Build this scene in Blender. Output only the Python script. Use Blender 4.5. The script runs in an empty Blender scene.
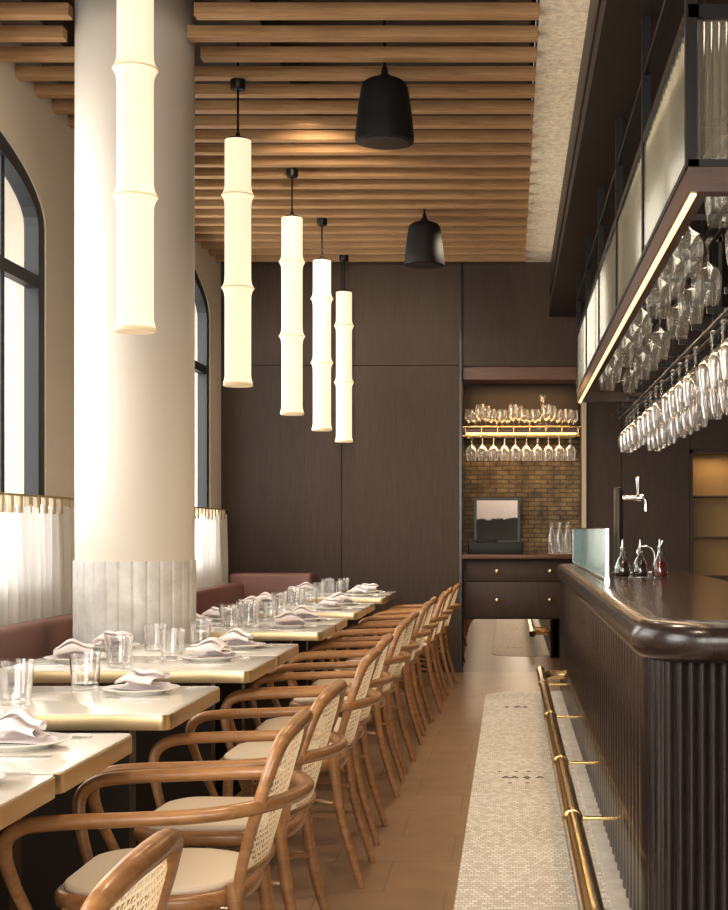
import bpy, bmesh, math, random
from mathutils import Vector, Matrix
random.seed(7)
S=bpy.context.scene
COL=S.collection
F=1400.0; H=1.28
pi=math.pi
# ---------------------------------------------------------------- materials
def nt(name):
    m=bpy.data.materials.new(name); m.use_nodes=True
    n=m.node_tree; b=n.nodes['Principled BSDF']
    return m,n,b
def simple(name,c,rough=.5,metal=0,spec=.5,emit=None,es=0,coat=0,bump=0,bscale=50,var=.06):
    m,n,b=nt(name)
    b.inputs['Base Color'].default_value=(*c,1)
    b.inputs['Roughness'].default_value=rough
    b.inputs['Metallic'].default_value=metal
    b.inputs['Specular IOR Level'].default_value=spec
    b.inputs['Coat Weight'].default_value=coat
    if emit:
        b.inputs['Emission Color'].default_value=(*emit,1); b.inputs['Emission Strength'].default_value=es
    tc=n.nodes.new('ShaderNodeTexCoord'); no=n.nodes.new('ShaderNodeTexNoise')
    no.inputs['Scale'].default_value=bscale; no.inputs['Detail'].default_value=3
    n.links.new(tc.outputs['Object'],no.inputs['Vector'])
    mr=n.nodes.new('ShaderNodeMapRange'); mr.inputs['To Min'].default_value=max(0,rough-var); mr.inputs['To Max'].default_value=min(1,rough+var)
    n.links.new(no.outputs['Fac'],mr.inputs['Value']); n.links.new(mr.outputs['Result'],b.inputs['Roughness'])
    if bump:
        bp=n.nodes.new('ShaderNodeBump'); bp.inputs['Strength'].default_value=bump; bp.inputs['Distance'].default_value=.01
        n.links.new(no.outputs['Fac'],bp.inputs['Height']); n.links.new(bp.outputs['Normal'],b.inputs['Normal'])
    return m
def wood(name,c1,c2,scale=(1,1,1),rough=.4,ns=8,bump=.1,coat=0,spec=.5):
    m,n,b=nt(name)
    tc=n.nodes.new('ShaderNodeTexCoord'); mp=n.nodes.new('ShaderNodeMapping'); mp.inputs['Scale'].default_value=scale
    no=n.nodes.new('ShaderNodeTexNoise'); no.inputs['Scale'].default_value=ns; no.inputs['Detail'].default_value=6; no.inputs['Roughness'].default_value=.65
    no.inputs['Distortion'].default_value=.4
    cr=n.nodes.new('ShaderNodeValToRGB'); cr.color_ramp.elements[0].position=.32; cr.color_ramp.elements[1].position=.7
    cr.color_ramp.elements[0].color=(*c1,1); cr.color_ramp.elements[1].color=(*c2,1)
    n.links.new(tc.outputs['Object'],mp.inputs['Vector']); n.links.new(mp.outputs['Vector'],no.inputs['Vector'])
    n.links.new(no.outputs['Fac'],cr.inputs['Fac']); n.links.new(cr.outputs['Color'],b.inputs['Base Color'])
    b.inputs['Roughness'].default_value=rough; b.inputs['Coat Weight'].default_value=coat; b.inputs['Coat Roughness'].default_value=.2
    b.inputs['Specular IOR Level'].default_value=spec
    if bump:
        bp=n.nodes.new('ShaderNodeBump'); bp.inputs['Strength'].default_value=bump; bp.inputs['Distance'].default_value=.01
        n.links.new(no.outputs['Fac'],bp.inputs['Height']); n.links.new(bp.outputs['Normal'],b.inputs['Normal'])
    return m
def brick(name,c1,c2,cm,bw,bh,mortar=.01,axes='XZ',rough=.7,bump=.5,offset=.5,nscale=6,warp=0,var=(.65,1.15)):
    m,n,b=nt(name)
    tc=n.nodes.new('ShaderNodeTexCoord'); sp=n.nodes.new('ShaderNodeSeparateXYZ'); cb=n.nodes.new('ShaderNodeCombineXYZ')
    src=tc.outputs['Object']
    if warp:
        wn=n.nodes.new('ShaderNodeTexNoise'); wn.inputs['Scale'].default_value=14; wn.inputs['Detail'].default_value=4; n.links.new(src,wn.inputs['Vector'])
        ms=n.nodes.new('ShaderNodeVectorMath'); ms.operation='SCALE'; ms.inputs['Scale'].default_value=warp; n.links.new(wn.outputs['Color'],ms.inputs[0])
        ad=n.nodes.new('ShaderNodeVectorMath'); ad.operation='ADD'; n.links.new(src,ad.inputs[0]); n.links.new(ms.outputs[0],ad.inputs[1]); src=ad.outputs[0]
    n.links.new(src,sp.inputs[0])
    n.links.new(sp.outputs[axes[0]],cb.inputs[0]); n.links.new(sp.outputs[axes[1]],cb.inputs[1])
    br=n.nodes.new('ShaderNodeTexBrick'); br.offset=offset
    br.inputs['Color1'].default_value=(*c1,1); br.inputs['Color2'].default_value=(*c2,1); br.inputs['Mortar'].default_value=(*cm,1)
    br.inputs['Scale'].default_value=1; br.inputs['Brick Width'].default_value=bw; br.inputs['Row Height'].default_value=bh
    br.inputs['Mortar Size'].default_value=mortar; br.inputs['Mortar Smooth'].default_value=.3
    n.links.new(cb.outputs[0],br.inputs['Vector'])
    no=n.nodes.new('ShaderNodeTexNoise'); no.inputs['Scale'].default_value=nscale; no.inputs['Detail'].default_value=5
    n.links.new(tc.outputs['Object'],no.inputs['Vector'])
    mx=n.nodes.new('ShaderNodeMix'); mx.data_type='RGBA'; mx.blend_type='MULTIPLY'
    cr=n.nodes.new('ShaderNodeMapRange'); cr.inputs['From Min'].default_value=.3; cr.inputs['From Max'].default_value=.7; cr.inputs['To Min'].default_value=var[0]; cr.inputs['To Max'].default_value=var[1]
    n.links.new(br.outputs['Color'],mx.inputs[6])
    n.links.new(no.outputs['Fac'],cr.inputs['Value']); n.links.new(cr.outputs['Result'],mx.inputs[7])
    mx.inputs[0].default_value=1
    n.links.new(mx.outputs[2],b.inputs['Base Color'])
    bp=n.nodes.new('ShaderNodeBump'); bp.invert=True; bp.inputs['Strength'].default_value=bump; bp.inputs['Distance'].default_value=.01
    n.links.new(br.outputs['Fac'],bp.inputs['Height']); n.links.new(bp.outputs['Normal'],b.inputs['Normal'])
    b.inputs['Roughness'].default_value=rough
    return m
def thin_glass(name,tint=(1,1,1),base=.06,gain=.7,rough=.02,haze=0,hazec=(1,1,1),blend=.35,gcol=(1,1,1)):
    m=bpy.data.materials.new(name); m.use_nodes=True; n=m.node_tree; n.nodes.clear()
    o=n.nodes.new('ShaderNodeOutputMaterial'); t=n.nodes.new('ShaderNodeBsdfTransparent'); g=n.nodes.new('ShaderNodeBsdfGlossy')
    t.inputs[0].default_value=(*tint,1); g.inputs['Roughness'].default_value=rough; g.inputs[0].default_value=(*gcol,1)
    lw=n.nodes.new('ShaderNodeLayerWeight'); lw.inputs['Blend'].default_value=blend
    mr=n.nodes.new('ShaderNodeMapRange'); mr.inputs['To Min'].default_value=base; mr.inputs['To Max'].default_value=gain
    n.links.new(lw.outputs['Facing'],mr.inputs['Value'])
    mx=n.nodes.new('ShaderNodeMixShader'); n.links.new(mr.outputs['Result'],mx.inputs[0])
    n.links.new(t.outputs[0],mx.inputs[1]); n.links.new(g.outputs[0],mx.inputs[2])
    out=mx
    if haze:
        d=n.nodes.new('ShaderNodeBsdfDiffuse'); d.inputs[0].default_value=(*hazec,1)
        tr=n.nodes.new('ShaderNodeBsdfTranslucent'); tr.inputs[0].default_value=(*hazec,1)
        a=n.nodes.new('ShaderNodeMixShader'); a.inputs[0].default_value=.5
        n.links.new(d.outputs[0],a.inputs[1]); n.links.new(tr.outputs[0],a.inputs[2])
        m2=n.nodes.new('ShaderNodeMixShader'); m2.inputs[0].default_value=haze
        n.links.new(mx.outputs[0],m2.inputs[1]); n.links.new(a.outputs[0],m2.inputs[2]); out=m2
    n.links.new(out.outputs[0],o.inputs['Surface'])
    return m

M={}
M['cream_wall']=simple('cream_plaster',(.72,.65,.54),.8,bump=.15,bscale=30)
M['column']=simple('column_plaster',(.74,.68,.59),.6,bump=.05,bscale=20)
M['marble']=wood('white_marble',(.60,.58,.54),(.84,.83,.80),(1,1,1),.35,7,.02)
M['dark_panel']=wood('dark_wood_panel',(.048,.030,.021),(.068,.044,.031),(14,14,.8),.45,6,.03,spec=.25)
M['bar_wood']=wood('bar_dark_wood',(.016,.012,.011),(.034,.025,.023),(14,14,.8),.25,6,.02,coat=.2)
M['soffit_wood']=wood('bulkhead_wood',(.022,.014,.010),(.034,.022,.016),(14,.8,14),.5,6,.05,spec=.3)
M['bar_nose']=wood('bar_black_wood',(.018,.011,.009),(.034,.021,.016),(8,.7,8),.25,6,0,coat=.3)
M['bar_top']=wood('bar_brown_wood',(.036,.019,.012),(.085,.044,.027),(8,.7,8),.18,6,0,coat=.3)
M['slat']=wood('oak_slat',(.33,.188,.088),(.52,.322,.162),(.7,12,12),.6,5,0,spec=.25)
M['soffit']=simple('dark_soffit',(.065,.037,.020),.8)
M['chair']=wood('beech_stain',(.27,.125,.046),(.46,.242,.10),(6,1.2,6),.32,7,.02,coat=.2)
M['cushion']=simple('cream_leather',(.76,.64,.49),.5,bump=.1,bscale=60)
M['plum']=simple('rose_brown_leather',(.25,.125,.105),.45,bump=.1,bscale=40)
M['table_top']=simple('cream_lacquer',(.87,.83,.74),.14,coat=.5)
M['brass']=simple('brass',(.90,.66,.32),.20,1,bscale=12,var=.015)
M['brass_dull']=simple('brushed_brass',(.64,.50,.29),.34,1,bscale=12,var=.03)
M['tab']=simple('beige_heading_tape',(.55,.45,.30),.8)
M['amber']=simple('amber_cabinet_back',(.55,.36,.16),.7)
M['bronze']=simple('dark_bronze',(.06,.045,.035),.4,.7)
M['black']=simple('black_metal',(.012,.011,.010),.4,.5)
M['chrome']=simple('chrome',(.75,.74,.72),.15,1)
M['white']=simple('white_china',(.88,.86,.82),.2)
M['linen']=simple('linen',(.82,.75,.73),.9,bump=.1,bscale=200)
M['shade']=simple('lit_opal_glass',(.42,.36,.28),.5,emit=(1,.83,.56),es=.78)
M['ring']=simple('shade_ring',(.6,.5,.34),.5,emit=(1,.7,.4),es=.3)
M['warm_led']=simple('warm_led',(1,.8,.5),.5,emit=(1,.62,.27),es=2.0)
M['window_frame']=simple('window_frame',(.022,.026,.032),.5)
M['glass']=thin_glass('clear_glass',base=.05,gain=.8,blend=.45)
M['wine_glass']=thin_glass('stem_glass',base=.03,gain=.75,rough=.02,blend=.2,gcol=(1,.98,.95),haze=.05,hazec=(.95,.92,.86))
M['pane']=thin_glass('window_pane',base=.03,gain=.2)
M['milk']=thin_glass('frosted_glass',haze=.45,hazec=(.26,.25,.20),rough=.15,base=.15,gain=.45,tint=(.8,.79,.70),gcol=(1,.94,.82))
M['milk2']=thin_glass('pale_aqua_glass',haze=.22,hazec=(.62,.80,.80),rough=.1,base=.1,gain=.45,tint=(.82,.95,.94))
M['reed']=thin_glass('reeded_glass',haze=.30,hazec=(.50,.45,.35),rough=.08,base=.15,gain=.75)
M['speaker']=simple('matte_black',(.010,.009,.009),.6,spec=.3)
M['brick']=brick('yellow_brick',(.27,.19,.092),(.17,.115,.053),(.10,.075,.048),.12,.042,.007,nscale=9,warp=.02,var=(.45,1.3))
M['lath']=brick('rough_plaster',(.82,.73,.57),(.77,.68,.52),(.72,.62,.47),.075,.045,.004,'XY',bump=.7,warp=.12,nscale=34,var=(.72,1.08))
M['tile']=brick('tan_floor',(.26,.162,.094),(.295,.187,.11),(.19,.125,.08),.45,.45,.005,'XY',.33,.1,var=(.85,1.08))
M['red_wood']=wood('red_shelf_wood',(.085,.034,.018),(.16,.07,.036),(1,8,8),.35,6,.03)
M['beam_wood']=wood('beam_wood',(.050,.024,.014),(.09,.045,.027),(1,8,8),.35,6,.03)
M['mirror']=simple('mirror',(.42,.36,.29),.015,1,var=.01)
M['wine']=simple('dark_red_wine',(.12,.008,.006),.1,coat=1)
M['sauce']=simple('brown_bitters',(.03,.012,.006),.1,coat=1)
M['screen_dark']=simple('dark_plastic',(.02,.02,.022),.35)
m,n,b=nt('sheer_linen'); b.inputs['Base Color'].default_value=(.90,.88,.84,1); b.inputs['Roughness'].default_value=.9
tr=n.nodes.new('ShaderNodeBsdfTranslucent'); tr.inputs[0].default_value=(.92,.90,.87,1)
mx=n.nodes.new('ShaderNodeMixShader'); mx.inputs[0].default_value=.5
n.links.new(b.outputs[0],mx.inputs[1]); n.links.new(tr.outputs[0],mx.inputs[2]); n.links.new(mx.outputs[0],n.nodes['Material Output'].inputs['Surface'])
M['curtain']=m
def MATH(n,op,a,bv=None):
    k=n.nodes.new('ShaderNodeMath'); k.operation=op
    for i,v in enumerate((a,bv)):
        if v is None: continue
        if isinstance(v,(int,float)): k.inputs[i].default_value=v
        else: n.links.new(v,k.inputs[i])
    return k.outputs[0]
m,n,b=nt('cane_webbing'); b.inputs['Base Color'].default_value=(.88,.73,.49,1); b.inputs['Roughness'].default_value=.5
uv=n.nodes.new('ShaderNodeUVMap'); sp=n.nodes.new('ShaderNodeSeparateXYZ'); n.links.new(uv.outputs[0],sp.inputs[0])
U=MATH(n,'MULTIPLY',sp.outputs[0],24); V=MATH(n,'MULTIPLY',sp.outputs[1],20)
def line(x,t):
    f=MATH(n,'FRACT',x); return MATH(n,'LESS_THAN',f,t)
l1=line(U,.34); l2=line(V,.34)
d1=line(MATH(n,'ADD',MATH(n,'MULTIPLY',MATH(n,'ADD',U,V),.5),40),.17); d2=line(MATH(n,'ADD',MATH(n,'MULTIPLY',MATH(n,'SUBTRACT',U,V),.5),40),.17)
mk=MATH(n,'MAXIMUM',MATH(n,'MAXIMUM',l1,l2),MATH(n,'MAXIMUM',d1,d2))
tl=n.nodes.new('ShaderNodeBsdfTranslucent'); tl.inputs[0].default_value=(.86,.70,.46,1)
m3=n.nodes.new('ShaderNodeMixShader'); m3.inputs[0].default_value=.4; n.links.new(b.outputs[0],m3.inputs[1]); n.links.new(tl.outputs[0],m3.inputs[2])
tp=n.nodes.new('ShaderNodeBsdfTransparent'); mx=n.nodes.new('ShaderNodeMixShader')
n.links.new(mk,mx.inputs[0]); n.links.new(tp.outputs[0],mx.inputs[1]); n.links.new(m3.outputs[0],mx.inputs[2])
n.links.new(mx.outputs[0],n.nodes['Material Output'].inputs['Surface'])
M['cane']=m
# mosaic floor
m,n,b=nt('mosaic_tiles')
tc=n.nodes.new('ShaderNodeTexCoord'); sp=n.nodes.new('ShaderNodeSeparateXYZ'); n.links.new(tc.outputs['Object'],sp.inputs[0])
T=.022
TY=.030
fy=MATH(n,'DIVIDE',sp.outputs[1],TY); iy=MATH(n,'FLOOR',fy)
shift=MATH(n,'MULTIPLY',MATH(n,'MODULO',iy,2.0),.5)
fx=MATH(n,'ADD',MATH(n,'DIVIDE',sp.outputs[0],T),shift); ix=MATH(n,'FLOOR',fx)
gx=MATH(n,'ABSOLUTE',MATH(n,'SUBTRACT',MATH(n,'FRACT',fx),.5)); gy=MATH(n,'ABSOLUTE',MATH(n,'SUBTRACT',MATH(n,'FRACT',fy),.5))
grout=MATH(n,'GREATER_THAN',MATH(n,'MAXIMUM',gx,gy),.44)
cell=n.nodes.new('ShaderNodeCombineXYZ'); n.links.new(ix,cell.inputs[0]); n.links.new(iy,cell.inputs[1])
wn=n.nodes.new('ShaderNodeTexWhiteNoise'); wn.noise_dimensions='2D'; n.links.new(cell.outputs[0],wn.inputs['Vector'])
cx=MATH(n,'MULTIPLY',MATH(n,'SUBTRACT',MATH(n,'ADD',ix,.5),shift),T); cy=MATH(n,'MULTIPLY',MATH(n,'ADD',iy,.5),TY)
dark=None
for (mx0,my0,rx,ry) in [(-.03,7.22,.025,.05),(.03,7.22,.025,.05),(.09,7.22,.025,.05),(.15,7.22,.020,.04),(-.06,7.40,.016,.032),(.03,7.40,.016,.032),(.10,7.40,.016,.032),(.0,7.05,.016,.032),(.09,7.05,.016,.032),
    (-.02,10.1,.03,.07),(.05,10.1,.03,.07),(.11,10.1,.03,.07),(.30,7.6,.024,.05),(.30,7.85,.016,.03),(.30,6.2,.024,.06),(.30,4.7,.024,.06)]:
    a=MATH(n,'ABSOLUTE',MATH(n,'DIVIDE',MATH(n,'SUBTRACT',cx,mx0),rx)); c=MATH(n,'ABSOLUTE',MATH(n,'DIVIDE',MATH(n,'SUBTRACT',cy,my0),ry))
    q=MATH(n,'LESS_THAN',MATH(n,'ADD',a,c),1.0)
    dark=q if dark is None else MATH(n,'MAXIMUM',dark,q)
cr=n.nodes.new('ShaderNodeValToRGB'); cr.color_ramp.elements[0].color=(.60,.57,.51,1); cr.color_ramp.elements[1].color=(.86,.85,.81,1)
n.links.new(wn.outputs['Value'],cr.inputs['Fac'])
a1=n.nodes.new('ShaderNodeMix'); a1.data_type='RGBA'; n.links.new(dark,a1.inputs[0]); n.links.new(cr.outputs[0],a1.inputs[6]); a1.inputs[7].default_value=(.05,.04,.032,1)
a2=n.nodes.new('ShaderNodeMix'); a2.data_type='RGBA'; n.links.new(grout,a2.inputs[0]); n.links.new(a1.outputs[2],a2.inputs[6]); a2.inputs[7].default_value=(.44,.40,.34,1)
n.links.new(a2.outputs[2],b.inputs['Base Color']); b.inputs['Roughness'].default_value=.5; b.inputs['Specular IOR Level'].default_value=.3
M['mosaic']=m
m,n,b=nt('landscape_print')
tc=n.nodes.new('ShaderNodeTexCoord'); sp=n.nodes.new('ShaderNodeSeparateXYZ'); n.links.new(tc.outputs['Object'],sp.inputs[0])
no=n.nodes.new('ShaderNodeTexNoise'); no.inputs['Scale'].default_value=9; no.inputs['Detail'].default_value=6; n.links.new(tc.outputs['Object'],no.inputs['Vector'])
hh=MATH(n,'ADD',sp.outputs[2],MATH(n,'MULTIPLY',no.outputs['Fac'],.14))
cr=n.nodes.new('ShaderNodeValToRGB'); e=cr.color_ramp.elements; e[0].position=.0; e[0].color=(.06,.055,.05,1); e[1].position=.5; e[1].color=(1,.95,.95,1)
x=e.new(.26); x.color=(.03,.03,.03,1); x=e.new(.275); x.color=(.75,.70,.74,1)
n.links.new(hh,cr.inputs['Fac']); n.links.new(cr.outputs[0],b.inputs['Base Color']); b.inputs['Roughness'].default_value=.5; b.inputs['Specular IOR Level'].default_value=.2
M['picture']=m

# ---------------------------------------------------------------- mesh helpers
def mkmesh(name,verts,faces,mat=None,smooth=False):
    me=bpy.data.meshes.new(name); me.from_pydata([tuple(v) for v in verts],[],faces); me.update()
    bm=bmesh.new(); bm.from_mesh(me); bmesh.ops.recalc_face_normals(bm,faces=bm.faces); bm.to_mesh(me); bm.free()
    if mat: me.materials.append(M[mat])
    if smooth:
        for p in me.polygons: p.use_smooth=True
        try: me.set_sharp_from_angle(angle=math.radians(40))
        except Exception: pass
    return me
class G:
    def __init__(s): s.v=[]; s.f=[]
    def add(s,v,f):
        o=len(s.v); s.v+= [tuple(a) for a in v]; s.f+=[[i+o for i in q] for q in f]; return s
    def box(s,x0,x1,y0,y1,z0,z1):
        v=[(x,y,z) for z in (z0,z1) for y in (y0,y1) for x in (x0,x1)]
        return s.add(v,[[0,2,3,1],[4,5,7,6],[0,1,5,4],[2,6,7,3],[0,4,6,2],[1,3,7,5]])
    def lathe(s,prof,seg=32,c=(0,0,0),axis='z'):
        v=[];f=[]
        n=len(prof)
        for (r,z) in prof:
            for k in range(seg):
                a=2*pi*k/seg; r_=max(r,1e-4)
                p=(r_*math.cos(a),r_*math.sin(a),z)
                if axis=='y': p=(p[0],p[2],p[1])
                if axis=='x': p=(p[2],p[0],p[1])
                v.append((p[0]+c[0],p[1]+c[1],p[2]+c[2]))
        for i in range(n-1):
            for k in range(seg):
                k2=(k+1)%seg
                f.append([i*seg+k,i*seg+k2,(i+1)*seg+k2,(i+1)*seg+k])
        if prof[0][0]>1e-3: f.append(list(range(seg))[::-1])
        if prof[-1][0]>1e-3: f.append([(n-1)*seg+k for k in range(seg)])
        return s.add(v,f)
    def cyl(s,p0,p1,r0,r1=None,seg=16):
        return s.tube([p0,p1],[r0,r0 if r1 is None else r1],seg,smooth=0)
    def tube(s,pts,rad,seg=12,smooth=6,closed=False,flat=1.0):
        P=[Vector(p) for p in pts]
        R=rad if isinstance(rad,(list,tuple)) else [rad]*len(P)
        if smooth:
            Q=[];RR=[]
            n=len(P)
            rng=range(n if closed else n-1)
            for i in rng:
                p1=P[i];p2=P[(i+1)%n]
                p0=P[i-1] if (i>0 or closed) else p1*2-p2
                p3=P[(i+2)%n] if (i+2<n or closed) else p2*2-p1
                for k in range(smooth):
                    t=k/smooth
                    Q.append(.5*((2*p1)+(p2-p0)*t+(2*p0-5*p1+4*p2-p3)*t*t+(3*p1-p0-3*p2+p3)*t**3))
                    RR.append(R[i]+(R[(i+1)%n]-R[i])*t)
            if not closed: Q.append(P[-1]); RR.append(R[-1])
            P,R=Q,RR
        n=len(P); v=[];f=[]
        def tan(i):
            if closed: return (P[(i+1)%n]-P[i-1]).normalized()
            return (P[min(i+1,n-1)]-P[max(i-1,0)]).normalized()
        t=tan(0); up=Vector((0,0,1)) if abs(t.z)<.9 else Vector((0,1,0))
        nr=(up-t*up.dot(t)).normalized()
        for i in range(n):
            t=tan(i); nr=(nr-t*nr.dot(t)).normalized(); bn=t.cross(nr)
            for k in range(seg):
                a=2*pi*k/seg
                v.append(P[i]+nr*math.cos(a)*R[i]*flat+bn*math.sin(a)*R[i])
        for i in range(n if closed else n-1):
            j=(i+1)%n
            for k in range(seg):
                k2=(k+1)%seg; f.append([i*seg+k,i*seg+k2,j*seg+k2,j*seg+k])
        if not closed:
            f.append(list(range(seg))[::-1]); f.append([(n-1)*seg+k for k in range(seg)])
        return s.add(v,f)
    def slab(s,x0,x1,y0,y1,z0,z1,R=.03,nose=.01,nk=3,ck=6,dome=0):
        if not isinstance(R,(list,tuple)): R=[R]*4
        def ring(ins,z):
            o=[]
            cs=[(x0,y0,pi,R[0],1,1),(x1,y0,1.5*pi,R[1],-1,1),(x1,y1,0,R[2],-1,-1),(x0,y1,.5*pi,R[3],1,-1)]
            for (cx,cy,a0,r,sx,sy) in cs:
                rr=max(r-ins,.0005); ox=cx+sx*(ins+rr); oy=cy+sy*(ins+rr)
                for k in range(ck+1):
                    a=a0+.5*pi*k/ck; o.append((ox+rr*math.cos(a),oy+rr*math.sin(a),z))
            return o
        rings=[]
        for k in range(nk+1):
            a=.5*pi*k/nk; rings.append(ring(nose*(1-math.sin(a)),z0+nose*(1-math.cos(a))))
        for k in range(nk+1):
            a=.5*pi*k/nk; rings.append(ring(nose*(1-math.cos(a)),z1-nose*(1-math.sin(a))))
        if dome:
            for q,hq in ((.05,.45),(.10,.75),(.15,.95)):
                rings.append(ring(nose+q*min(x1-x0,y1-y0),z1+dome*hq))
        m_=len(rings[0]); v=[p for r in rings for p in r]; f=[]
        for i in range(len(rings)-1):
            for k in range(m_):
                k2=(k+1)%m_; f.append([i*m_+k,i*m_+k2,(i+1)*m_+k2,(i+1)*m_+k])
        f.append(list(range(m_))[::-1]); f.append([(len(rings)-1)*m_+k for k in range(m_)])
        return s.add(v,f)
    def mesh(s,name,mat,smooth=True): return mkmesh(name,s.v,s.f,mat,smooth)

def obj(name,me,parent=None,loc=(0,0,0),rot=(0,0,0),label=None,cat=None,group=None,kind=None):
    o=bpy.data.objects.new(name,me); COL.objects.link(o)
    o.location=loc; o.rotation_euler=rot
    if parent: o.parent=parent
    if label: o['label']=label
    if cat: o['category']=cat
    if group: o['group']=group
    if kind: o['kind']=kind
    return o
def empty(name,loc,label,cat,group=None,rot=(0,0,0)):
    o=obj(name,None,None,loc,rot,label,cat,group); o.empty_display_size=.1; return o
def dup(root,loc,rot=None,label=None):
    o=root.copy(); COL.objects.link(o); o.location=loc
    if rot is not None: o.rotation_euler=rot
    if label: o['label']=label
    def rec(a,b_):
        for c in list(a.children):
            k=c.copy(); COL.objects.link(k); k.parent=b_; rec(c,k)
    rec(root,o)
    return o
def struct(name,g,mat,label,smooth=False,cat='structure'):
    return obj(name,g.mesh(name,mat,smooth),label=label,cat=cat,kind='structure')

# ---------------------------------------------------------------- room
YB=12.6; XL=-2.6; ZC=3.66; ZS=3.95; YF=-3.0
struct('floor',G().box(-2.85,2.8,YF,13.3,-.1,0),'tile','warm tan stone tile floor',cat='floor')
g=G(); g.slab(-.19,.46,-1.0,11.10,-.02,.004,R=[.01,.01,.01,.32],nose=.002,nk=1,ck=12)
struct('floor_mosaic',g,'mosaic','cream mosaic tile strip with dark floral motifs along the bar',cat='floor')
struct('floor_border',G().box(.345,.43,-1.0,11.05,-.01,.010),'marble','white marble border band along the bar base',cat='floor')
struct('ceiling',G().box(-2.85,.135,YF,13.2,ZS,ZS+.1),'soffit','dark ceiling above the oak slats',cat='ceiling')
struct('ceiling_strip',G().box(.137,.365,YF,12.6,3.69,3.95),'lath','rough pale plaster strip of ceiling beside the slats',cat='ceiling')
g=G(); g.box(.365,2.8,YF,12.6,3.2,3.95); g.box(.35,.365,YF,12.6,3.2,3.28); g.box(.357,.365,YF,12.6,3.40,3.43)
struct('ceiling_bulkhead',g,'soffit_wood','dark wood bulkhead running above the bar',cat='ceiling')
g=G(); g.box(-2.85,2.8,YF-.2,YF,0,1.0); g.box(-2.85,2.8,YF-.2,YF,3.4,ZS)
for x in (-2.85,-.6,1.6): g.box(x,x+.5,YF-.2,YF,1.0,3.4)
struct('wall_front',g,'cream_wall','added unseen cream wall behind the camera with wide openings',cat='wall')  # put in to block low glare and let frontal fill through
y=.6
while y<12.5:
    segs=[(-2.6,.135)]
    if 6.1<y<6.62: segs=[(-2.6,-2.04),(-1.46,.135)]
    elif 6.6<y<7.3: segs=[(-2.6,-2.16),(-1.56,.135)]
    for (a,b_) in segs:
        me=G().box(-(b_-a)/2,(b_-a)/2,-.036,.036,0,.056).mesh('ceiling_slat','slat',False)
        obj('ceiling_slat',me,None,((a+b_)/2,y,ZC),label='long oak ceiling slat spanning across the dining room',cat='ceiling slat',group='oak slats on the ceiling')
    y+=.295
g=G(); g.box(-2.45,-2.25,YF,12.6,ZC+.056,ZS); g.box(-.05,.1,YF,12.6,ZC+.056,ZS); g.box(-1.35,-1.2,YF,12.6,ZC+.056,ZS)
struct('trim_1',g,'soffit','dark joists carrying the ceiling slats',cat='trim')

wins=[(-1.0,3.3),(4.3,7.85),(8.7,12.15)]
sill=.9
springs=[2.96,2.96,3.10]; rise=.46
def arch(y):
    for (a,b_),sg in zip(wins,springs):
        if a-1e-6<=y<=b_+1e-6:
            c=(a+b_)/2; h=(b_-a)/2
            return sg+rise*math.sqrt(max(0,1-((y-c)/h)**2))
    return None
bm=bmesh.new()
def quad(y0,y1,a0,a1,b0,b1):
    vs=[bm.verts.new((XL,y0,a0)),bm.verts.new((XL,y1,a1)),bm.verts.new((XL,y1,b1)),bm.verts.new((XL,y0,b0))]; bm.faces.new(vs)
e_=[YF]+[q for w_ in wins for q in w_]+[12.6]
for i in range(0,len(e_),2): quad(e_[i],e_[i+1],0,0,ZS,ZS)
for (a,b_) in wins:
    N=28; Y=[(a+b_)/2-(b_-a)/2*math.cos(pi*i/N) for i in range(N+1)]
    for i in range(N):
        quad(Y[i],Y[i+1],0,0,sill,sill); quad(Y[i],Y[i+1],arch(Y[i]),arch(Y[i+1]),ZS,ZS)
bmesh.ops.remove_doubles(bm,verts=bm.verts,dist=1e-4)
r=bmesh.ops.extrude_face_region(bm,geom=list(bm.faces))
bmesh.ops.translate(bm,verts=[v for v in r['geom'] if isinstance(v,bmesh.types.BMVert)],vec=(-.25,0,0))
bmesh.ops.recalc_face_normals(bm,faces=bm.faces)
me=bpy.data.meshes.new('wall_left'); bm.to_mesh(me); bm.free(); me.materials.append(M['cream_wall'])
obj('wall_left',me,label='cream plaster wall with arched window openings',cat='wall',kind='structure')
def band(g,pts_out,pts_in,x0,x1):
    n=len(pts_out); v=[];f=[]
    for i in range(n):
        v+=[(x0,*pts_out[i]),(x1,*pts_out[i]),(x1,*pts_in[i]),(x0,*pts_in[i])]
    for i in range(n):
        j=(i+1)%n
        for k in range(4):
            k2=(k+1)%4; f.append([i*4+k,i*4+k2,j*4+k2,j*4+k])
    g.add(v,f)
for wi,(a,b_) in enumerate(wins):
    w=empty('window_%d'%(wi+1),(XL-.045,(a+b_)/2,sill),'tall arched window with dark grey metal frame','window'); w['kind']='structure'
    c=(a+b_)/2; hw=(b_-a)/2; spring=springs[wi]
    def outl(ins):
        o=[(-hw+ins,ins)]
        N=24
        for i in range(N+1):
            t=pi-pi*i/N; o.append(((hw-ins)*math.cos(t),spring-sill+(rise-ins)*math.sin(t)))
        o.append((hw-ins,ins)); return o
    g=G(); band(g,outl(0),outl(.10),-.045,.035)
    obj('frame',g.mesh('frame','window_frame',False),w)
    for yy in (-hw*.66,0,hw*.66):
        g=G().box(-.02,.02,-.025,.025,.08,spring-sill+rise*.70)
        obj('mullion',g.mesh('mullion','window_frame',False),w,loc=(0,yy,0))
    g=G().box(-.03,.03,-hw+.08,hw-.08,1.72,1.79)
    obj('transom',g.mesh('transom','window_frame',False),w)
    o_=outl(.07); me=mkmesh('pane',[(0,p[0],p[1]) for p in o_],[list(range(len(o_)))],'pane')
    obj('pane',me,w)
NX0,NX1,NZ1=-.43,.64,2.755
g=G(); gp=.004
def panel(x0,x1,z0,z1): g.box(x0+gp,x1-gp,YB,YB+.06,z0+gp,z1-gp)
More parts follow.
